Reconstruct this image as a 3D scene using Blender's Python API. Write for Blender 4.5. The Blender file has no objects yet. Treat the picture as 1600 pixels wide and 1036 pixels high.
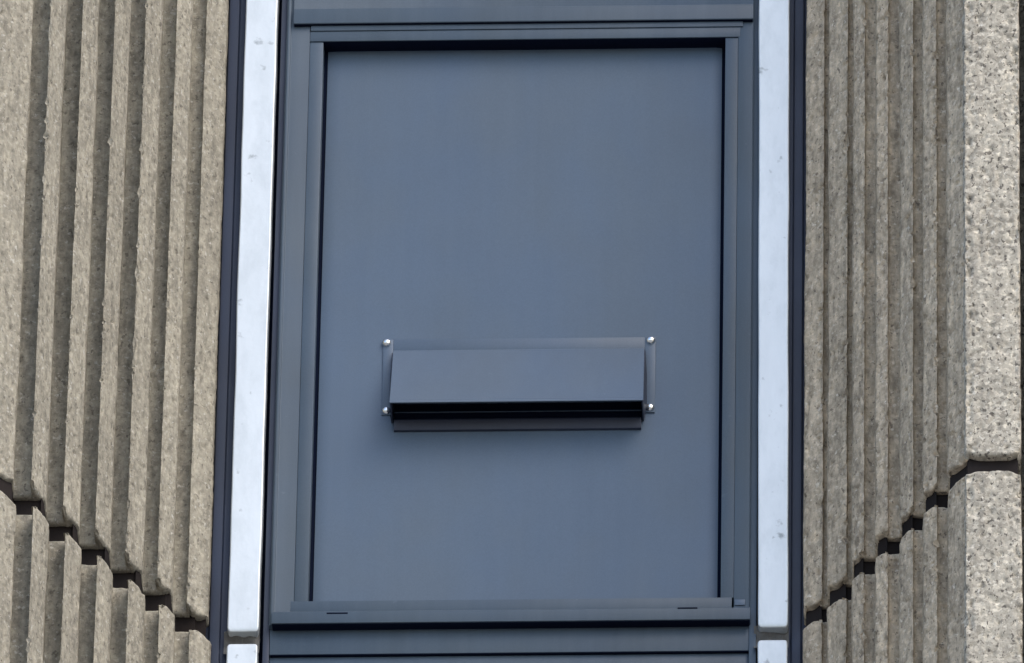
import bpy, bmesh, math
import numpy as np
from mathutils import Vector, Matrix, Quaternion

# ------------------------------------------------------------------ camera, sky, sun
scene = bpy.context.scene
COL = scene.collection
S = 1.0 / 700.0                      # one drawing unit ("u") in metres
W, H = 1600.0, 1036.0
FOC = 23100.0                        # focal length in photo pixels (long telephoto shot from the street)
ELEV, AZ, ROLL = math.radians(35.0), math.radians(2.86), 0.0187
DIST = FOC * S
Z0 = DIST * math.sin(ELEV) + 1.65    # window sits high above the street
TARGET = Vector((0.0, 471 * S, Z0))
d = Vector((math.sin(AZ) * math.cos(ELEV), -math.cos(AZ) * math.cos(ELEV), -math.sin(ELEV)))
CAM_POS = TARGET + d * DIST
rot = (-d).to_track_quat('-Z', 'Y') @ Quaternion((0, 0, 1), ROLL)
cam_data = bpy.data.cameras.new("camera")
cam = bpy.data.objects.new("camera", cam_data)
COL.objects.link(cam)
cam.rotation_mode = 'QUATERNION'
cam.location = CAM_POS
cam.rotation_quaternion = rot
cam_data.sensor_fit = 'HORIZONTAL'
cam_data.sensor_width = 36.0
cam_data.lens = 36.0 * FOC / W
cam_data.clip_start = 0.5
cam_data.clip_end = 3000.0
scene.camera = cam

SUN_EL, SUN_AZ = math.radians(46), math.radians(45)   # azimuth to the right of the facade normal
SUN_DIR = Vector((math.sin(SUN_AZ) * math.cos(SUN_EL), -math.cos(SUN_AZ) * math.cos(SUN_EL), math.sin(SUN_EL)))
world = bpy.data.worlds.new("World")
scene.world = world
world.use_nodes = True
wn = world.node_tree
sky = wn.nodes.new("ShaderNodeTexSky")
sky.sky_type = 'NISHITA'
sky.sun_disc = False
sky.sun_elevation = SUN_EL
sky.sun_rotation = math.atan2(SUN_DIR.x, SUN_DIR.y)
sky.air_density = 1.0
sky.dust_density = 2.0
sky.ozone_density = 1.0
bg = wn.nodes["Background"]
bg.inputs["Strength"].default_value = 0.15
wn.links.new(sky.outputs[0], bg.inputs[0])
sun_data = bpy.data.lights.new("sun", 'SUN')
sun_data.energy = 0.55
sun_data.angle = math.radians(40)
sun_data.color = (1.0, 0.96, 0.90)
sun = bpy.data.objects.new("sun", sun_data)
sun.rotation_mode = 'QUATERNION'
sun.rotation_quaternion = SUN_DIR.to_track_quat('Z', 'Y')
sun.location = TARGET + SUN_DIR * 20
COL.objects.link(sun)
scene.view_settings.view_transform = 'Standard'
scene.view_settings.look = 'None'
scene.view_settings.exposure = 0.97
scene.view_settings.gamma = 1.0
scene.view_settings.use_curve_mapping = False

# ------------------------------------------------------------------ helpers
ROT_M = rot.to_matrix()

def at(px, py, dep):
    """Survey helper: world x, z (in u, relative to Z0) of a photo point lying on the plane `dep` u behind the front."""
    v = ROT_M @ Vector(((px - W / 2) / FOC, -(py - H / 2) / FOC, -1.0))
    t = (dep * S - CAM_POS.y) / v.y
    p = CAM_POS + v * t
    return p.x / S, (p.z - Z0) / S

def ax(px, dep, row=450): return at(px, row, dep)[0]
def az(py, dep, col=800): return at(col, py, dep)[1]

def tag(o, label=None, cat=None, group=None, kind=None):
    if label: o["label"] = label
    if cat: o["category"] = cat
    if group: o["group"] = group
    if kind: o["kind"] = kind
    return o

def empty(name, x, y, z):
    o = bpy.data.objects.new(name, None)
    o.location = (x * S, y * S, Z0 + z * S)
    o.empty_display_size = 0.05
    COL.objects.link(o)
    return o

def link(name, me, mat, parent=None):
    """All meshes are written in u about (0, 0, Z0); parts keep their place under the thing's base."""
    o = bpy.data.objects.new(name, me)
    me.materials.append(mat)
    if parent is None:
        o.location = (0, 0, Z0)
    else:
        o.parent = parent
        p = parent
        off = Vector((0, 0, Z0))
        while p is not None:
            off = off - p.location
            p = p.parent
        o.location = off
    COL.objects.link(o)
    return o

def finish(bm, name, smooth=True, ang=35):
    bmesh.ops.scale(bm, vec=(S, S, S), verts=bm.verts)
    bmesh.ops.recalc_face_normals(bm, faces=bm.faces)
    me = bpy.data.meshes.new(name)
    bm.to_mesh(me)
    bm.free()
    if smooth:
        me.polygons.foreach_set("use_smooth", [True] * len(me.polygons))
        me.set_sharp_from_angle(angle=math.radians(ang))
    return me

def bar_mesh(name, x0, x1, z0, z1, y0, y1, bevel=0.8, seg=2):
    bm = bmesh.new()
    bmesh.ops.create_cube(bm, size=1)
    for v in bm.verts:
        v.co = Vector((x0 + (v.co.x + .5) * (x1 - x0), y0 + (v.co.y + .5) * (y1 - y0), z0 + (v.co.z + .5) * (z1 - z0)))
    if bevel:
        bmesh.ops.bevel(bm, geom=bm.edges[:], offset=bevel, segments=seg, affect='EDGES', profile=0.5)
    return finish(bm, name)

def prism_x(name, prof, x0, x1, bevel=0.0, tx=None):
    """Closed outline of (y, z) points run along x."""
    bm = bmesh.new()
    a = [bm.verts.new((x0, y, z)) for y, z in prof]
    b = [bm.verts.new((x1, y, z)) for y, z in prof]
    n = len(prof)
    bm.faces.new(a); bm.faces.new(b[::-1])
    for i in range(n):
        bm.faces.new((a[i], a[(i + 1) % n], b[(i + 1) % n], b[i]))
    if bevel:
        bmesh.ops.bevel(bm, geom=bm.edges[:], offset=bevel, segments=2, affect='EDGES', profile=0.5)
    return finish(bm, name)

def prism_z(name, prof, z0, z1, bevel=0.0):
    """Closed outline of (x, y) points run along z."""
    bm = bmesh.new()
    a = [bm.verts.new((x, y, z0)) for x, y in prof]
    b = [bm.verts.new((x, y, z1)) for x, y in prof]
    n = len(prof)
    bm.faces.new(a); bm.faces.new(b[::-1])
    for i in range(n):
        bm.faces.new((a[i], a[(i + 1) % n], b[(i + 1) % n], b[i]))
    if bevel:
        bmesh.ops.bevel(bm, geom=bm.edges[:], offset=bevel, segments=2, affect='EDGES', profile=0.5)
    return finish(bm, name)

_rng = np.random.default_rng(7)
_tab = _rng.random(65536)

def _hash(i, j, k):
    return _tab[(i * 73856093 ^ j * 19349663 ^ k * 83492791) & 65535]

def noise(x, y, z):
    x, y, z = (.64 * x + .48 * y + .60 * z, -.60 * x + .80 * y + 0 * z, -.48 * x - .36 * y + .80 * z)
    x0 = np.floor(x).astype(np.int64); y0 = np.floor(y).astype(np.int64); z0 = np.floor(z).astype(np.int64)
    fx, fy, fz = x - x0, y - y0, z - z0
    fx = fx * fx * (3 - 2 * fx); fy = fy * fy * (3 - 2 * fy); fz = fz * fz * (3 - 2 * fz)
    r = 0
    for a in (0, 1):
        for b in (0, 1):
            for c in (0, 1):
                w = (fx if a else 1 - fx) * (fy if b else 1 - fy) * (fz if c else 1 - fz)
                r = r + w * _hash(x0 + a, y0 + b, z0 + c)
    return r * 2 - 1

def fbm(x, y, z, oct=3):
    r, a, f = 0, 1.0, 1.0
    for i in range(oct):
        r = r + a * noise(x * f + 17 * i, y * f + 5 * i, z * f - 9 * i)
        a *= .5; f *= 2.03
    return r

# ------------------------------------------------------------------ materials
def new_mat(name):
    m = bpy.data.materials.new(name)
    m.use_nodes = True
    nt = m.node_tree
    return m, nt, nt.nodes["Principled BSDF"]

def N(nt, kind, **kw):
    n = nt.nodes.new(kind)
    for k, v in kw.items():
        if k in n.inputs: n.inputs[k].default_value = v
        else: setattr(n, k, v)
    return n

def ramp(nt, src, stops):
    r = nt.nodes.new("ShaderNodeValToRGB")
    el = r.color_ramp.elements
    while len(el) < len(stops): el.new(0.5)
    for e, (p, c) in zip(el, stops):
        e.position = p
        e.color = (*c, 1) if len(c) == 3 else c
    nt.links.new(src, r.inputs[0])
    return r.outputs[0]

def mix(nt, fac, a, b, mode='MIX'):
    m = nt.nodes.new("ShaderNodeMix")
    m.data_type = 'RGBA'; m.blend_type = mode
    for sock, v in ((m.inputs[0], fac), (m.inputs[6], a), (m.inputs[7], b)):
        if hasattr(v, "links"): nt.links.new(v, sock)
        elif isinstance(v, tuple): sock.default_value = (*v, 1)
        else: sock.default_value = v
    return m.outputs[2]

def coords(nt, scale=(1, 1, 1)):
    g = nt.nodes.new("ShaderNodeNewGeometry")
    mp = nt.nodes.new("ShaderNodeMapping")
    mp.inputs["Scale"].default_value = scale
    nt.links.new(g.outputs["Position"], mp.inputs[0])
    return mp.outputs[0]

def tex(nt, vec, scale, detail=4, rough=.55):
    n = N(nt, "ShaderNodeTexNoise", Scale=scale, Detail=detail, Roughness=rough)
    nt.links.new(vec, n.inputs["Vector"])
    return n.outputs[0]

def concrete(name, base, light, dark, speck=0.5, bump=0.5, stone=.35, mott=.22, pitlev=.365, drawn=30):
    m, nt, p = new_mat(name)
    v = coords(nt)
    k = lambda f: tuple(c * f for c in base)
    c = ramp(nt, tex(nt, v, 5, 4), [(.3, k(.88)), (.7, k(1.10))])
    streak = ramp(nt, tex(nt, coords(nt, (30, 30, 2.4)), 1, 5, .65), [(.32, (.84, .83, .82)), (.62, (1.07, 1.06, 1.04))])
    c = mix(nt, 1.0, c, streak, 'MULTIPLY')
    # blotches a few centimetres across, drawn out downwards
    bl = ramp(nt, tex(nt, coords(nt, (62, 62, drawn)), 1, 5, .68), [(.34, (1 - mott * 1.5,) * 3), (.5, (1, 1, 1)), (.68, (1 + mott * 1.3, 1 + mott * 1.25, 1 + mott * 1.15))])
    c = mix(nt, 1.0, c, bl, 'MULTIPLY')
    # aggregate: irregular little stones
    wob = N(nt, "ShaderNodeTexNoise", Scale=120, Detail=3)
    nt.links.new(v, wob.inputs["Vector"])
    add = nt.nodes.new("ShaderNodeVectorMath"); add.operation = 'MULTIPLY_ADD'
    nt.links.new(wob.outputs["Color"], add.inputs[0]); add.inputs[1].default_value = (.012, .012, .012)
    nt.links.new(v, add.inputs[2])
    vo = N(nt, "ShaderNodeTexVoronoi", Scale=125)
    nt.links.new(add.outputs[0], vo.inputs["Vector"])
    sep = nt.nodes.new("ShaderNodeSeparateColor"); nt.links.new(vo.outputs["Color"], sep.inputs[0])
    st = ramp(nt, sep.outputs[0], [(0, (1 - stone * 1.1,) * 3), (.25, (1 - stone * .3,) * 3), (.7, (1, 1, 1)), (.86, (1 + stone * .7,) * 3), (1, (1 + stone * 1.3,) * 3)])
    c = mix(nt, 1.0, c, st, 'MULTIPLY')
    s1 = ramp(nt, tex(nt, v, 80, 5, .68), [(.59, (0, 0, 0)), (.67, (1, 1, 1))])
    c = mix(nt, mul(nt, s1, speck), c, light)
    s2 = ramp(nt, tex(nt, coords(nt, (1.03, .97, .8)), 95, 3, .6), [(pitlev - .02, (1, 1, 1)), (pitlev + .015, (0, 0, 0))])
    c = mix(nt, mul(nt, s2, speck), c, dark)
    nt.links.new(c, p.inputs["Base Color"])
    p.inputs["Roughness"].default_value = .92
    p.inputs["Specular IOR Level"].default_value = .25
    h = mix(nt, .5, tex(nt, v, 230, 5, .7), tex(nt, v, 85, 5, .68))
    b = N(nt, "ShaderNodeBump", Strength=bump, Distance=.006)
    nt.links.new(h, b.inputs["Height"])
    nt.links.new(b.outputs[0], p.inputs["Normal"])
    return m

def mul(nt, a, k):
    n = nt.nodes.new("ShaderNodeMath"); n.operation = 'MULTIPLY'
    nt.links.new(a, n.inputs[0]); n.inputs[1].default_value = k
    return n.outputs[0]

def paint(name, base, rough=.45, var=.10, bump=.05, spec=.4, dust=.22):
    m, nt, p = new_mat(name)
    v = coords(nt)
    a = ramp(nt, tex(nt, v, 2.6, 4, .5), [(.3, tuple(c * (1 - var) for c in base)), (.7, tuple(c * (1 + var) for c in base))])
    warm = ramp(nt, tex(nt, coords(nt, (1.3, 1, .8)), 3.7, 3), [(.35, (1.05, 1.0, .94)), (.65, (.97, 1.0, 1.04))])
    c = mix(nt, .8, a, mix(nt, 1.0, a, warm, 'MULTIPLY'))
    fine = ramp(nt, tex(nt, v, 320, 4, .7), [(.3, (.91, .91, .91)), (.7, (1.08, 1.08, 1.08))])
    c = mix(nt, 1.0, c, fine, 'MULTIPLY')
    run = ramp(nt, tex(nt, coords(nt, (34, 34, 1.6)), 1, 5, .62), [(.40, (0, 0, 0)), (.72, (1, 1, 1))])
    c = mix(nt, mul(nt, run, dust), c, tuple(x * 1.25 + .03 for x in base))
    spots = ramp(nt, tex(nt, v, 55, 3, .5), [(.70, (0, 0, 0)), (.76, (1, 1, 1))])
    c = mix(nt, mul(nt, spots, dust * 1.2), c, tuple(x * 1.4 + .05 for x in base))
    nt.links.new(c, p.inputs["Base Color"])
    r = nt.nodes.new("ShaderNodeMapRange")
    nt.links.new(tex(nt, v, 9, 4), r.inputs[0])
    r.inputs[3].default_value = rough - .08; r.inputs[4].default_value = rough + .08
    nt.links.new(r.outputs[0], p.inputs["Roughness"])
    p.inputs["Specular IOR Level"].default_value = spec
    b = N(nt, "ShaderNodeBump", Strength=bump, Distance=.004)
    nt.links.new(mix(nt, .35, tex(nt, v, 7, 2), tex(nt, v, 420, 3)), b.inputs["Height"])
    nt.links.new(b.outputs[0], p.inputs["Normal"])
    return m

M_CONC = concrete("ribbed_concrete", (.350, .323, .260), (.62, .59, .52), (.12, .105, .085), .7, .7, .14, .20)
M_CONC2 = concrete("pale_ribbed_concrete", (.525, .445, .335), (.82, .75, .63), (.15, .122, .095), .75, .7, .14, .25, .365, 24)
M_FACE = concrete("exposed_aggregate_concrete", (.465, .428, .355), (.74, .70, .61), (.10, .088, .075), .9, .55, .32, .18, .395, 50)
M_BLUE = paint("blue_grey_paint", (.060, .086, .117), spec=.3)
M_PANEL = paint("blue_grey_panel_paint", (.078, .114, .163), .45, .06, dust=.07)
M_HOOD = paint("blue_grey_hood_paint", (.080, .113, .159), .42, .06, dust=.10)
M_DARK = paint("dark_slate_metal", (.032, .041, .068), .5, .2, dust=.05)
M_GASKET_SHADE = paint("black_gasket_and_shade", (.004, .007, .020), .8, .1, spec=.05, dust=0)
M_JOINT_SHADE = paint("dark_joint_shade", (.022, .018, .017), .9, .3, .3, .1, 0)
M_SEAL = paint("grey_sealant", (.115, .112, .105), .8, .35, .8)
M_BACK = concrete("backing_concrete", (.20, .19, .17), (.30, .29, .26), (.1, .1, .09), .4)
M_GROUND = concrete("pale_bounce_ground", (.33, .315, .29), (.45, .44, .41), (.18, .17, .16), .4)  # unseen ground, its pale tone set to bounce light upward

def white_mat():
    m, nt, p = new_mat("white_trim_paint")
    v = coords(nt)
    st = ramp(nt, tex(nt, coords(nt, (14, 14, 3.5)), 1, 5, .6), [(.30, (.57, .61, .625)), (.62, (.64, .68, .695))])
    sp = ramp(nt, tex(nt, v, 24, 4, .6), [(.26, (.50, .51, .51)), (.36, (1, 1, 1))])
    sm = ramp(nt, tex(nt, coords(nt, (20, 20, 9)), 1, 5, .7), [(.36, (.93, .935, .935)), (.52, (1, 1, 1))])
    st = mix(nt, 1.0, st, sm, "MULTIPLY")
    c = mix(nt, 1.0, st, sp, 'MULTIPLY')
    nt.links.new(c, p.inputs["Base Color"])
    p.inputs["Roughness"].default_value = .55
    p.inputs["Metallic"].default_value = .6
    b = N(nt, "ShaderNodeBump", Strength=.08, Distance=.004)
    nt.links.new(tex(nt, v, 60, 4), b.inputs["Height"])
    nt.links.new(b.outputs[0], p.inputs["Normal"])
    return m
M_WHITE = white_mat()

def steel_mat():
    m, nt, p = new_mat("stainless_steel")
    v = coords(nt)
    c = ramp(nt, tex(nt, v, 300, 3), [(.3, (.70, .72, .72)), (.7, (.88, .89, .88))])
    nt.links.new(c, p.inputs["Base Color"])
    p.inputs["Metallic"].default_value = 1.0
    p.inputs["Roughness"].default_value = .16
    return m
M_STEEL = steel_mat()

# ------------------------------------------------------------------ ground and wall core
def ground():
    n = 40
    bm = bmesh.new()
    bmesh.ops.create_grid(bm, x_segments=n, y_segments=n, size=900)
    me = bpy.data.meshes.new("ground"); bm.to_mesh(me); bm.free()
    me.materials.append(M_GROUND)
    o = bpy.data.objects.new("ground", me); COL.objects.link(o)
    tag(o, "unseen pale ground far below the window, added for bounce light", kind="structure")
ground()
core = link("wall_core", bar_mesh("wall_core", -2600, 2600, -Z0 / S + 2, 2600, 600, 760, 0), M_BACK)
tag(core, "plain concrete wall core behind the ribbed panels", kind="structure")

# ------------------------------------------------------------------ ribbed precast panels
def resample(pts, step):
    """pts: (x, y, part, coarse) corners -> dense polyline with part index, each corner kept then rounded a little."""
    P, part, keep = [], [], []
    for i in range(len(pts) - 1):
        a, b = pts[i], pts[i + 1]
        L = math.hypot(b[0] - a[0], b[1] - a[1])
        st = step if not a[3] else 14
        n = max(1, int(round(L / st)))
        for k in range(n):
            t = k / n
            P.append((a[0] + (b[0] - a[0]) * t, a[1] + (b[1] - a[1]) * t)); part.append(a[2])
    P.append(pts[-1][:2]); part.append(pts[-1][2])
    P = np.array(P)
    for _ in range(1):
        P[1:-1] = .25 * P[:-2] + .5 * P[1:-1] + .25 * P[2:]
    return P, np.array(part)

def panel(pts, z0, z1, vis0, vis1, end, root, names, mats, rough, seed):
    """A precast panel: profile `pts` in plan run from z0 to z1. `end` is 'bottom' or 'top', the edge at the open joint."""
    P, part = resample(pts, 2.6)
    zs = [z0]
    while zs[-1] < z1:
        z = zs[-1]
        edge = (z - z0 < 24) if end == 'bottom' else (z1 - z < 28)
        zs.append(z + (2.0 if edge else 3.2 if vis0 - 20 < z < vis1 + 20 else 16))
    zs[-1] = z1
    zs = np.array(zs)
    T = np.gradient(P, axis=0)
    T /= np.linalg.norm(T, axis=1)[:, None]
    nrm = np.stack([T[:, 1], -T[:, 0]], 1)           # outwards, towards the street
    curv = np.zeros(len(P))
    k = 4
    a = np.arctan2(T[:, 1], T[:, 0])
    turn = np.zeros(len(P)); turn[k:-k] = a[2 * k:] - a[:-2 * k]
    convex = np.clip(turn, 0, 1.2) / 1.2              # broken noses
    x = P[:, 0][None, :]; y = P[:, 1][None, :]; z = zs[:, None]
    X = np.broadcast_to(x, (len(zs), len(P))).copy(); Y = np.broadcast_to(y, X.shape).copy(); Z = np.broadcast_to(z, X.shape).copy()
    o = seed * 31.7
    face = rough[part][None, :]
    wob = 1.3 * noise(X / 70 + o, Y / 70, Z / 110) + .5 * noise(X / 24 + o, Y / 24, Z / 34)
    med = fbm(X / 13 + o, Y / 13, Z / 20, 3)
    fine = noise(X / 5.0 + o, Y / 5.0, Z / 5.6)
    pit = np.clip(noise(X / 9 - o, Y / 9, Z / 8) - .40, 0, 1) * 8
    pit2 = np.clip(noise(X / 5.2 - o, Y / 5.2, Z / 5.2 + 40) - .46, 0, 1) * 7
    D = wob + face * (.9 * med + .5 * fine - pit - pit2)
    chip = np.clip(fbm(X / 11 + o, Y / 11 + 3, Z / 13, 3) - .35, 0, 1) * 5 + np.clip(noise(X / 26, Y / 26 - o, Z / 24) - .55, 0, 1) * 8
    D = D - convex[None, :] * chip * (1.0 if seed < 3 else 1.7)
    t = (Z - z0) if end == 'bottom' else (z1 - Z)
    r = 5.0 + 2.0 * noise(X / 18 + o, Y / 18, Z * 0 + 2) + 3 * np.clip(noise(X / 22 - o, Y / 22, Z * 0 + 5), 0, 1)
    q = np.clip(1 - t / r, 0, 1)
    D = D - r * (1 - np.sqrt(np.clip(1 - q * q, 0, 1))) * .75
    X += nrm[:, 0][None, :] * D; Y += nrm[:, 1][None, :] * D
    # joint face: run the end row back into the wall
    jw = np.where(t < 12, 1, 0) * (1.2 * noise(X / 20 + o, Y / 20, Z * 0 + 9))
    Z += jw
    cv = np.clip(turn, 0, 1.0)
    for _ in range(6): cv[1:-1] = .25 * cv[:-2] + .5 * cv[1:-1] + .25 * cv[2:]
    dz = (8.0 if seed < 3 else 6.0) * cv[None, :] * np.clip(1 - t / 34, 0, 1) ** 2
    Z += dz if end == 'bottom' else -dz
    rows = []
    e = 0 if end == 'bottom' else -1
    for dy in (3.0, 18, 60, 115):
        rows.append((X[e], Y[e] + dy, Z[e] + (0.3 if end == 'bottom' else -0.3)))
    if end == 'bottom':
        for r_ in rows: X = np.vstack([r_[0], X]); Y = np.vstack([r_[1], Y]); Z = np.vstack([r_[2], Z])
    else:
        for r_ in rows: X = np.vstack([X, r_[0]]); Y = np.vstack([Y, r_[1]]); Z = np.vstack([Z, r_[2]])
    nr = X.shape[0]
    for pid in sorted(set(part.tolist())):
        cols = np.where(part == pid)[0]
        c0, c1 = cols[0], min(cols[-1] + 1, len(P) - 1)
        nc = c1 - c0 + 1
        if nc < 2: continue
        co = np.stack([X[:, c0:c1 + 1], Y[:, c0:c1 + 1], Z[:, c0:c1 + 1]], -1).reshape(-1, 3) * S
        i = np.arange(nr - 1)[:, None] * nc + np.arange(nc - 1)[None, :]
        F = np.stack([i, i + 1, i + nc + 1, i + nc], -1).reshape(-1, 4)
        me = bpy.data.meshes.new(names[pid])
        me.vertices.add(len(co)); me.vertices.foreach_set("co", co.ravel())
        me.loops.add(F.size); me.loops.foreach_set("vertex_index", F.ravel().astype(np.int32))
        me.polygons.add(len(F)); me.polygons.foreach_set("loop_start", np.arange(0, F.size, 4, dtype=np.int32))
        me.polygons.foreach_set("use_smooth", np.ones(len(F), dtype=bool))
        me.update(calc_edges=True)
        me.set_sharp_from_angle(angle=math.radians(50))
        link(names[pid], me, mats[pid], root)

def joint_shade(P, zl, zu, root):
    """Added dark strip, a little way back, that gives the open joint its shade."""
    bm = bmesh.new(); g = []
    for x, y in P:
        g.append([bm.verts.new((x, y, z)) for z in (zl - 10, zu + 8)])
    for a, b in zip(g[:-1], g[1:]):
        bm.faces.new((a[0], b[0], b[1], a[1]))
    link("joint_shade_strip", finish(bm, "joint_shade_strip", smooth=False), M_JOINT_SHADE, root)  # added dark strip stands in for shade inside the joint

def joint_shade_line(pts, right):
    P = []
    for a, b, c in zip(pts[:-2], pts[1:-1], pts[2:]):
        x, y = b[0], b[1]
        if right:
            floor_l = abs(b[1] - c[1]) < .01 and y > 50; floor_r = abs(b[1] - a[1]) < .01 and y > 50
            if floor_l: P.append((x - 1.5, y + 11))
            elif floor_r: P.append((x + 3.5, y + 11))
            elif c[1] > y and y > 20: P.append((x - 1.5, y + 15))
            elif a[1] > y and y > 20: P.append((x + 3.5, y + 15))
            elif y < 20 and b[3] == 0: P.append((x + 3.5, y + 17))
        else:
            floor_l = abs(b[1] - c[1]) < .01 and y > 50; floor_r = abs(b[1] - a[1]) < .01 and y > 50
            if floor_l: P.append((x - 5, y + 11))
            elif floor_r: P.append((x + 7, y + 11))
            elif a[1] > y and y > 20: P.append((x + 8, y + 40))
            elif y > 20: P.append((x - 8, y + 7))
            elif b[3] == 0: P.append((x, y + 17))
    return P

SLOT_L, SLOT_R = [36, 36, 36, 34, 27, 19], 13
def left_profile(shift):
    dark0 = [34, 85.5, 138, 188, 239, 286]     # where each groove starts (nose of the rib before it), row 450
    dark1 = [61, 112, 163, 212, 261, 308]
    nose = [64, 118, 187, 252, 312, 369]
    floor = [100, 171, 234, 298, 361, 422]
    pts = [(ax(-330, 0) + shift, 60, 0, 1), (ax(-330, 0) + shift, 0, 0, 1), (ax(-18, 0) + shift, 0, 0, 0)]
    for k in range(6):
        xn = ax(dark0[k], nose[k]) + shift
        pts.append((xn, nose[k], 0 if k == 0 else k, 0))
        pts.append((xn - 3.0, floor[k], k + 1, 0))
        xe = ax(dark1[k], floor[k] - SLOT_L[k]) + shift
        pts.append((xe - .5, floor[k], k + 1, 0))
        pts.append((xe, floor[k] - SLOT_L[k], k + 1, 0))
    xl = ax(342, 444) + shift
    pts += [(xl, 440, 6, 0), (xl + 2, 500, 6, 0)]
    return pts

def right_profile():
    noses = [1258, 1294.5, 1332.5, 1368.5, 1406, 1442.5, 1480]
    dstart = [1287, 1324, 1351, 1388, 1427, 1464]
    nd = [414, 360, 286, 222, 175, 106, 47]
    fd = [391, 331, 262, 207, 144, 82]
    x0 = ax(noses[0], 414)
    pts = [(x0 - 2, 500, 0, 0), (x0, nd[0], 0, 0)]
    for k in range(6):
        xs = ax(dstart[k], fd[k])
        pts.append((xs, fd[k], k, 0))
        pts.append((xs + .5, fd[k] + SLOT_R, k, 0))
        xn = ax(noses[k + 1], nd[k + 1])
        pts.append((xn - 1, fd[k] + SLOT_R, k + 1, 0))
        pts.append((xn, nd[k + 1], k + 1, 0))
    xf = ax(1507.5, 0)
    pts += [(xf - 2, 12, 7, 0), (xf, 0, 7, 0), (ax(1594, 0), 0, 7, 0), (ax(1594, 0) - 1, 150, 7, 0), (ax(1594, 0) + 23, 150, 7, 0),
            (ax(1594, 0) + 22, 0, 7, 1), (ax(1960, 0), 0, 7, 1), (ax(1960, 0) + 1, 60, 7, 1)]
    return pts

LN = ["front_face"] + ["rib"] * 6
LM = [M_CONC] * 7
LR = np.array([.7, .6, .6, .55, .55, .55, .55])
RN = ["rib"] * 7 + ["front_face"]
RM = [M_CONC2] * 7 + [M_FACE]
RR = np.array([.7, .8, .9, .8, .8, 1.0, 1.1, .9])

zuL, zlL = at(124, 826, 187)[1], at(130, 853, 187)[1]
zuR, zlR = at(1550, 711, 0)[1], at(1550, 734, 0)[1]
TOPV, BOTV = 700, -1010
for args in (
    ("concrete_panel", -520, zuL, 'bottom', left_profile(0), LN, LM, LR, 1,
     "tall ribbed concrete panel left of the blue window bay, above the stepped joint"),
    ("concrete_panel", -520, zlL, 'top', left_profile(5), LN, LM, LR, 2,
     "ribbed concrete panel below the stepped joint at the lower left corner"),
    ("concrete_panel", 560, zuR, 'bottom', right_profile(), RN, RM, RR, 3,
     "tall rough ribbed concrete panel with pale front edge, right of the blue window bay"),
    ("concrete_panel", 560, zlR, 'top', right_profile(), RN, RM, RR, 4,
     "ribbed concrete panel with pale front edge below the joint, lower right corner")):
    name, bx, zj, end, pts, nm, mt, rg, seed, label = args
    zA, zB = (zj, 1900) if end == 'bottom' else (-1900, zj)
    root = tag(empty(name, bx, 200, zA), label, "concrete panel", "ribbed precast panels")
    panel(pts, zA, zB, BOTV, TOPV, end, root, nm, mt, rg, seed)
    if end == 'top':
        P = joint_shade_line(pts, seed == 4)
        if seed == 4: P = [p for p in P if p[0] < ax(1590, 0)] + [(ax(1589, 0), 17)]
        else: P = [(pts[1][0] + 4, 17)] + P
        joint_shade(P, zj, zuL if seed == 2 else zuR, root)

# ------------------------------------------------------------------ white trim strips and dark channels
YS = 432.0
def strip_mesh(name, xl0, xl1, xr0, xr1, z0, z1, seed, openend):
    n = 140
    zs = np.linspace(z0, z1, n)
    zs = np.sort(np.concatenate([zs, (z0 + np.array([1, 2.5, 5, 8])) if openend == 'bottom' else (z1 - np.array([1, 2.5, 5, 8]))]))
    bm = bmesh.new()
    rings = []
    for z in zs:
        f = (z - z0) / (z1 - z0)
        l = xl0 + (xl1 - xl0) * f; r = xr0 + (xr1 - xr0) * f
        q = np.array([z / 90 + seed * 3.1]); o = np.array([0.5 + seed]); c = np.array([1.7])
        l += .9 * noise(q, o, c)[0]; r += .9 * noise(q, o + 4.3, c)[0]
        t = (z - z0) if openend == 'bottom' else (z1 - z)
        ins = 5.0 * (1 - math.sqrt(max(0, 1 - max(0, 1 - t / 8.0) ** 2)))
        y = YS + .5 * noise(q, o + 9, c)[0]
        l += ins; r -= ins * .8; y += ins * .5
        pr = [(l, 475), (l, y + 2), (l + .6, y + .6), (l + 2, y), ((l + r) / 2, y), (r - 2, y), (r - .6, y + .6), (r, y + 2), (r, 475)]
        rings.append([bm.verts.new((px, py, z)) for px, py in pr])
    for a, b in zip(rings[:-1], rings[1:]):
        for i in range(len(a) - 1):
            bm.faces.new((a[i], a[i + 1], b[i + 1], b[i]))
    bm.faces.new(rings[0]); bm.faces.new(rings[-1][::-1])
    return finish(bm, name, ang=18)

def px_line(pa, pb, dep):
    """x as a straight line through two photo points, evaluated at any z."""
    (x0, z0), (x1, z1) = at(*pa, dep), at(*pb, dep)
    return lambda z: x0 + (x1 - x0) * (z - z0) / (z1 - z0)

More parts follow.
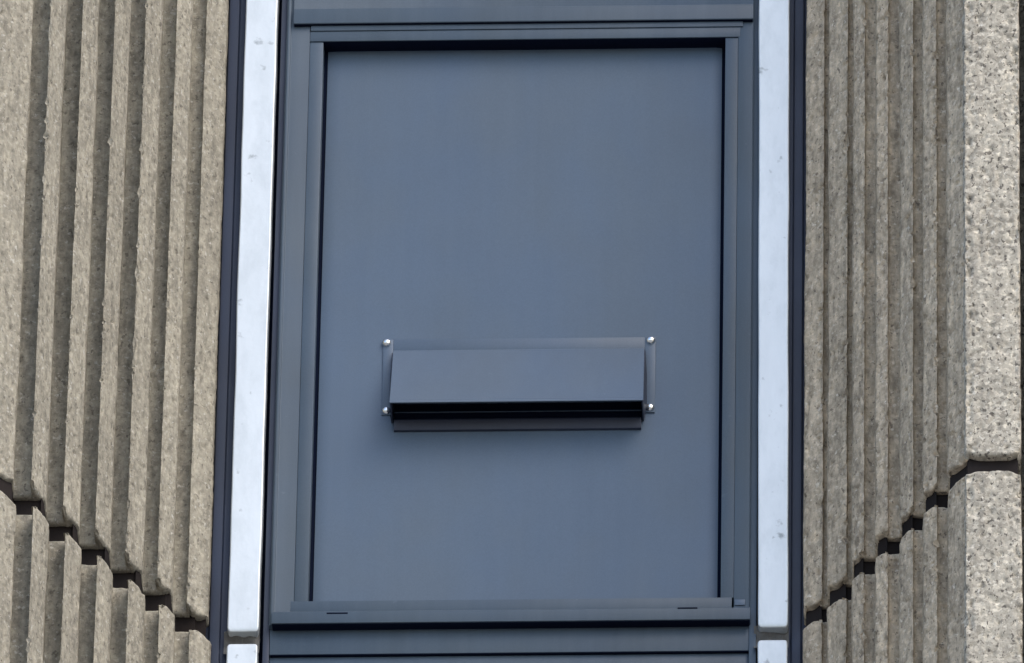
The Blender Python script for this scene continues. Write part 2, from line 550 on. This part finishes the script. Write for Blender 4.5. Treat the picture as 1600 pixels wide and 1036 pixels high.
ZT, ZB = 1900, -1900
for side, (la, lb), (ra, rb), (yb, yt), (lab1, lab2) in (
    ("l", ((384.5, 0), (356.5, 940)), ((434, 0), (405, 940)), ((986, 380), (1005, 376)),
     ("long white trim strip left of the blue panel, above its joint", "short white trim strip below the joint at lower left of the blue frame")),
    ("r", ((1185.5, 0), (1184, 940)), ((1233.5, 0), (1231, 940)), ((979, 1208), (999, 1208)),
     ("long white trim strip right of the blue panel, above its joint", "short white trim strip below the joint at lower right of the blue frame"))):
    L, R = px_line(la, lb, YS), px_line(ra, rb, YS)
    zu = at(yb[1], yb[0], YS)[1]; zl = at(yt[1], yt[0], YS)[1]
    o = link("trim_strip", strip_mesh("trim_strip", L(zu), L(ZT), R(zu), R(ZT), zu, ZT, 1 if side == "l" else 2, 'bottom'), M_WHITE)
    tag(o, lab1, "trim strip", "white trim strips")
    o = link("trim_strip", strip_mesh("trim_strip", L(ZB), L(zl), R(ZB), R(zl), ZB, zl, 3 if side == "l" else 4, 'top'), M_WHITE)
    tag(o, lab2, "trim strip", "white trim strips")
    # sealant bead pressed into the joint, uneven
    bm = bmesh.new()
    n, mrow = 22, 9
    xa, xb = L(zu) - 6, R(zu) + 1
    g = []
    for i in range(n + 1):
        row = []
        for j in range(mrow + 1):
            x = xa + (xb - xa) * i / n; f = j / mrow
            z = zl - 9 + (zu + 9 - zl + 9) * f
            y = YS + 13 + 7 * math.sin(math.pi * f) + 5.0 * float(noise(np.array([x / 9]), np.array([z / 5]), np.array([3.3 if side == 'l' else 7.7]))[0])
            row.append(bm.verts.new((x, y, z)))
        g.append(row)
    for i in range(n):
        for j in range(mrow):
            bm.faces.new((g[i][j], g[i + 1][j], g[i + 1][j + 1], g[i][j + 1]))
    o = link("joint_sealant", finish(bm, "joint_sealant", ang=80), M_SEAL)
    tag(o, "grey lumpy sealant in the gap of the %s white trim strip" % ("left" if side == "l" else "right"), "sealant", "strip joint sealants")

for side in ("l", "r"):
    if side == "l":
        x0, x1 = ax(334, 455), ax(374, 455)
    else:
        x0, x1 = ax(1229, 455), ax(1266, 455)
    m = (x0 + x1) / 2
    prof = [(x0, 560), (x0, 462), (x0 + 9, 462), (x0 + 11, 456), (m + 6, 455), (m + 8, 459), (x1, 459), (x1, 560)]
    o = link("metal_channel", prism_z("metal_channel", prof, ZB, ZT, .8), M_DARK)
    tag(o, "dark slate metal channel between %s concrete ribs and white strip" % ("left" if side == "l" else "right"), "channel", "dark metal channels")

# ------------------------------------------------------------------ blue metal window bay
YF = 441.0
bay = empty("window_bay", 0, 560, az(940, YF))
tag(bay, "blue grey metal window bay with solid infill panel between white strips", "window bay")
def part(name, *a, mat=M_BLUE, parent=bay, **k):
    return link(name, bar_mesh(name, *a, **k), mat, parent)

xL0, xL1, xL2, xL3 = ax(426.5, YF), ax(435.5, YF), ax(443, YF), ax(473, YF)
xLb = ax(494.5, YF)
xR0, xR1, xR2 = ax(1183, YF), ax(1175, YF), ax(1150.5, YF)
xRb = ax(1130, YF)
ZFOOT = az(970.5, YF - 8) + 2
# mullions: a set-back outer return, a rounded bead, then the face
me = prism_z("mullion", [(xL1, 520), (xL1, YF + 3), (xL1 + 1, YF + 1), (xL1 + 3, YF - 1.5), (xL2 - 1, YF - 1), (xL2 + 1, YF + 1.5), (xL3, YF + 1), (xL3, 520)], ZFOOT, ZT, .5)
link("mullion", me, M_BLUE, bay)
me = prism_z("mullion", [(xR2, 520), (xR2, YF + 1), (xR1 - 2, YF + 1.5), (xR1, YF + 3), (xR1, 520)], ZFOOT, ZT, .5)
link("mullion", me, M_BLUE, bay)
link("gasket_or_shade", bar_mesh("gasket_or_shade", ax(416, 470), xL0 + 2, ZB, ZT, 474, 530, 0), M_GASKET_SHADE, bay)
link("side_return", bar_mesh("side_return", xL0, xL1 + 1, ZB, ZT, YF + 10, 520, .8), M_DARK, bay)
link("side_return", bar_mesh("side_return", xR1 - 1, xR0 + 2, ZB, ZT, YF + 8, 520, .8), M_BLUE, bay)
# head: upper transom with crease, drip edge, set-back rail, glazing bead
z_line = az(33.5, YF - 6)
zt = az(10, YF - 5)
prof = [(520, z_line), (YF - 6, z_line), (YF - 6.5, z_line + 1.5), (YF - 5.2, zt - 1), (YF - 2.4, zt + 1), (YF - 4, zt + 70), (YF - 4, zt + 90), (520, zt + 90)]
link("transom", prism_x("transom", prof, xL2 + 4, xR1 - 1, .3), M_BLUE, bay)
z46, z61 = az(45.5, YF), az(61, YF)
part("head_rail", xL3 + 1.2, xR2 + 7, z46, z_line + 3, YF - 1.2, 515, bevel=.5)
part("glazing_bead", xL3 + .2, xR2 + 3, z61, z46 - .4, YF + .4, YF + 3, bevel=.9)
# foot: glazing bead, sill with drip, lower transoms
z936, z952, z971 = az(936.5, YF + 1), az(952.5, YF - 3), az(970.5, YF - 8)
part("glazing_bead", xL3 - 5, xR2 - 3, z952 - 3, z936, YF + .6, 515, bevel=.9)
part("glazing_bead", xL3 + .2, xLb, z936 + .3, z61 - .5, YF + 2.2, 515, bevel=.9)
part("glazing_bead", xRb, xR2 - .2, z936 + .3, z61 - .5, YF + 2.2, 515, bevel=.9)
prof = [(515, z952 - 2.5), (YF + 1, z952 - .5), (YF - 6, z952 - 2), (YF - 8, z952 - 4), (YF - 8, z971), (515, z971)]
link("sill", prism_x("sill", prof, xL2 - 3, xR1 + 1, .6), M_BLUE, bay)
z1019 = az(1019.5, YF + 11)
link("gasket_or_shade", bar_mesh("gasket_or_shade", xL2 - 2, xR1, z971 - 1.2, z971 + .5, YF - 5.5, YF + 14, .3), M_GASKET_SHADE, bay)  # added black strip painting the shade under the sill
link("gasket_or_shade", bar_mesh("gasket_or_shade", xL2 + 5, xR1 - 2, z_line - 1.0, z_line + .5, YF - 4.6, YF + 2, .2), M_GASKET_SHADE, bay)  # black strip standing in for shade below the transom drip
link("gasket_or_shade", bar_mesh("gasket_or_shade", xL1 + 3, xR1 - 2, z1019 - 1.2, z1019 + .5, YF + 12, YF + 20, .2), M_GASKET_SHADE, bay)  # shaded line under the lower transom, put in as a black strip
part("transom", xL1 + 1.5, xR1 - .5, z1019, z971 + 1.5, YF + 11, 518, bevel=.8)
part("transom", xL1 + 1.5, xR1 - .5, z1019 - 64, z1019 - 1.5, YF + 17, 518, bevel=.8)
part("mullion", xL1 + 1.5, xL3, ZB, z1019 - 65, YF + 2, 518, bevel=.8)
part("mullion", xR2, xR1 - .5, ZB, z1019 - 65, YF + 2, 518, bevel=.8)
part("infill_panel", xL3, xR2, z1019 - 1500, z1019 - 62, YF + 30, 510, bevel=.5, mat=M_PANEL)
part("infill_panel", xL3, xR2, zt + 88, 1900, YF + 30, 510, bevel=.5, mat=M_PANEL)
# weep slots and the small patch at the foot of the right mullion
for px0, px1, py in ((511, 544, 958), (1059, 1090, 950)):
    z = at(px0, py, YF - 8)[1]
    part("weep_slot", ax(px0, YF, 955), ax(px1, YF, 955), z - 1.8, z + 1.0, YF - 8.5, YF + 3, bevel=.5, mat=M_GASKET_SHADE)
z = at(1155, 941, YF)[1]
part("corner_plate", ax(1148, YF, 941), ax(1164, YF, 941), z - 5.5, z + 5, YF - .6, YF + 8, bevel=.5, mat=M_HOOD)
# panel in its black gasket
YP = 471.0
zp0, zp1 = z936 - 12, z61 + 20
def panel_mesh():
    x0, x1 = ax(502.5, YP), ax(1125, YP)
    nx, nz = 60, 90
    bm = bmesh.new(); g = []
    for i in range(nx + 1):
        row = []
        for j in range(nz + 1):
            u, v = i / nx, j / nz
            x, z = x0 + (x1 - x0) * u, zp0 + (zp1 - zp0) * v
            e = min(u, 1 - u) * (x1 - x0); ez = min(v, 1 - v) * (zp1 - zp0)
            y = YP + .9 * float(noise(np.array([x / 260]), np.array([.3]), np.array([z / 300]))[0]) + (1.2 if min(e, ez) < 3 else 0)
            row.append(bm.verts.new((x, y, z)))
        g.append(row)
    for i in range(nx):
        for j in range(nz):
            bm.faces.new((g[i][j], g[i + 1][j], g[i + 1][j + 1], g[i][j + 1]))
    return finish(bm, "infill_panel", ang=60)
link("infill_panel", panel_mesh(), M_PANEL, bay)
for a, b in ((ax(488, YP), ax(504, YP)), (ax(1124, YP), ax(1136, YP))):
    link("gasket_or_shade", bar_mesh("gasket_or_shade", a, b, zp0, zp1, YP + 3, YP + 20, 0), M_GASKET_SHADE, bay)
zg = az(66, YP)
link("gasket_or_shade", bar_mesh("gasket_or_shade", ax(496, YP), ax(1131, YP), az(78, YP), zg + 22, YP - 3, YP + 4, .6), M_GASKET_SHADE, bay)
link("gasket_or_shade", bar_mesh("gasket_or_shade", xLb - 3, xRb + 3, z61 + .4, z61 + 3, YF + 2.5, YP - 2, .3), M_GASKET_SHADE, bay)  # black strip paints the underside of the head bead as shaded

# ------------------------------------------------------------------ vent cowl screwed to the panel
vent = empty("vent_cowl", ax(810, YP, 640), YP, az(672, YP))
tag(vent, "blue grey metal vent cowl with sloping hood screwed onto the panel", "vent")
YB = YP - 2.5
fx0, fx1 = ax(597.5, YB, 590), ax(1023.5, YB, 590)
fz0, fz1 = az(646, YB, 810), az(528.5, YB, 810)
hx0, hx1 = ax(614, YB, 600), ax(1006, YB, 600)
zh1 = az(546, YB - 2, 810)
zh0 = az(658.5, YB, 810)
zlip = az(672, YB, 810)
PR = 55.0
# flange: a frame of four strips around the opening
link("flange", bar_mesh("flange", fx0, hx0 - 1, fz0, fz1, YB, YP + 1, .5), M_HOOD, vent)
link("flange", bar_mesh("flange", hx1 + 1, fx1, fz0, fz1, YB, YP + 1, .5), M_HOOD, vent)
link("flange", bar_mesh("flange", hx0 - .9, hx1 + .9, zh1 - 3, fz1, YB + .2, YP + 1, .5), M_DARK if False else M_HOOD, vent)
# hood plate: slopes out from the wall, edge folded down
yf = YB - PR
bm = bmesh.new()
n = 30
rings = []
for (y, z, wid, th) in ((YB, zh1, 0, 0), (YB - 3, zh1 - .6, 0, 0), (YB - 9, zh1 - 5, .2, 0), (yf + 3, zh0 + 5.0, 1.4, 0), (yf + .4, zh0 + 2.5, 1.5, 0), (yf, zh0, 1.5, 0),
                        (yf + 2.5, zh0, 1.5, 0), (yf + 3, zh0 + 3.0, 1.5, 0), (yf + 5, zh0 + 5, 1.4, 0), (YB - 6, zh1 - 6, .2, 0), (YB, zh1 - 3, 0, 0)):
    rings.append([bm.verts.new((hx0 - wid + (hx1 - hx0 + 2 * wid) * i / n, y, z)) for i in range(n + 1)])
for a, b in zip(rings, rings[1:] + rings[:1]):
    for i in range(n):
        bm.faces.new((a[i], a[i + 1], b[i + 1], b[i]))
bm.faces.new([r[0] for r in rings][::-1]); bm.faces.new([r[-1] for r in rings])
hood = link("hood", finish(bm, "hood", ang=25), M_HOOD, vent)
# cheeks
for sgn, xx in ((-1, hx0), (1, hx1)):
    bm = bmesh.new()
    xo = lambda f: xx + sgn * (f * 3.0)
    pr = [(YP - 1, zh1 - 2, 1.5), (YB - 8, zh1 - 9, 1.8), (yf + 5, zh0 + 4, .8), (yf + 5, zh0, .8), (YP - 1, zh0, 1.0), (YP - 1, zh0 + 26, 5.5), (YP - 1, zh0 + 80, 5.0)]
    a = [bm.verts.new((xx + sgn * w, y, z)) for y, z, w in pr]
    b = [bm.verts.new((xx + sgn * (w - 2.0), y, z)) for y, z, w in pr]
    k = len(pr)
    bm.faces.new(a); bm.faces.new(b[::-1])
    for i in range(k): bm.faces.new((a[i], a[(i + 1) % k], b[(i + 1) % k], b[i]))
    link("cheek", finish(bm, "cheek"), M_DARK, hood)  # dark colour paints the cheeks as shaded, even on the sun side
# throat: dark opening, turned lip at the bottom, blades
link("throat", bar_mesh("throat", hx0 + 2.5, hx1 - 2.5, zh0 + 1, zh1 - 5, YB - 1, YP + 2, 0), M_GASKET_SHADE, vent)
prof = [(YP + 1, zlip), (YP + 1, zh0 + 3), (YB - 5, zh0 + 3), (YB - 7, zh0), (YB - 4, zlip + 3), (YB - 3, zlip)]
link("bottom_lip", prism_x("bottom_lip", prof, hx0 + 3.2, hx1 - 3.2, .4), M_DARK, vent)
for k in range(2):
    zc = zh0 + 13 + k * 17
    prof = [(YB - .5, zc + 6), (YB - 10, zc), (YB - 10, zc - 1.5), (YB - .5, zc + 4)]
    link("louvre_blade", prism_x("louvre_blade", prof, hx0 + 3, hx1 - 3), M_HOOD, vent)
# screws
def screw_mesh():
    bm = bmesh.new()
    bmesh.ops.create_uvsphere(bm, u_segments=20, v_segments=10, radius=1.0)
    bmesh.ops.delete(bm, geom=[v for v in bm.verts if v.co.z < -.05], context='VERTS')
    for v in bm.verts:
        v.co = Vector((v.co.x * 7.4, -v.co.z * 5.6, v.co.y * 7.0))
    bmesh.ops.scale(bm, vec=(S, S, S), verts=bm.verts)
    bmesh.ops.recalc_face_normals(bm, faces=bm.faces)
    me = bpy.data.meshes.new("screw"); bm.to_mesh(me); bm.free()
    me.polygons.foreach_set("use_smooth", [True] * len(me.polygons))
    me.materials.append(M_STEEL)
    return me
sm = screw_mesh()
for px, py in ((604, 536), (603.5, 642), (1017, 532), (1015.5, 637)):
    x, z = at(px, py, YB)
    o = bpy.data.objects.new("screw", sm)
    o.parent = vent
    o.location = Vector((x * S, YB * S, Z0 + z * S)) - vent.location
    COL.objects.link(o)
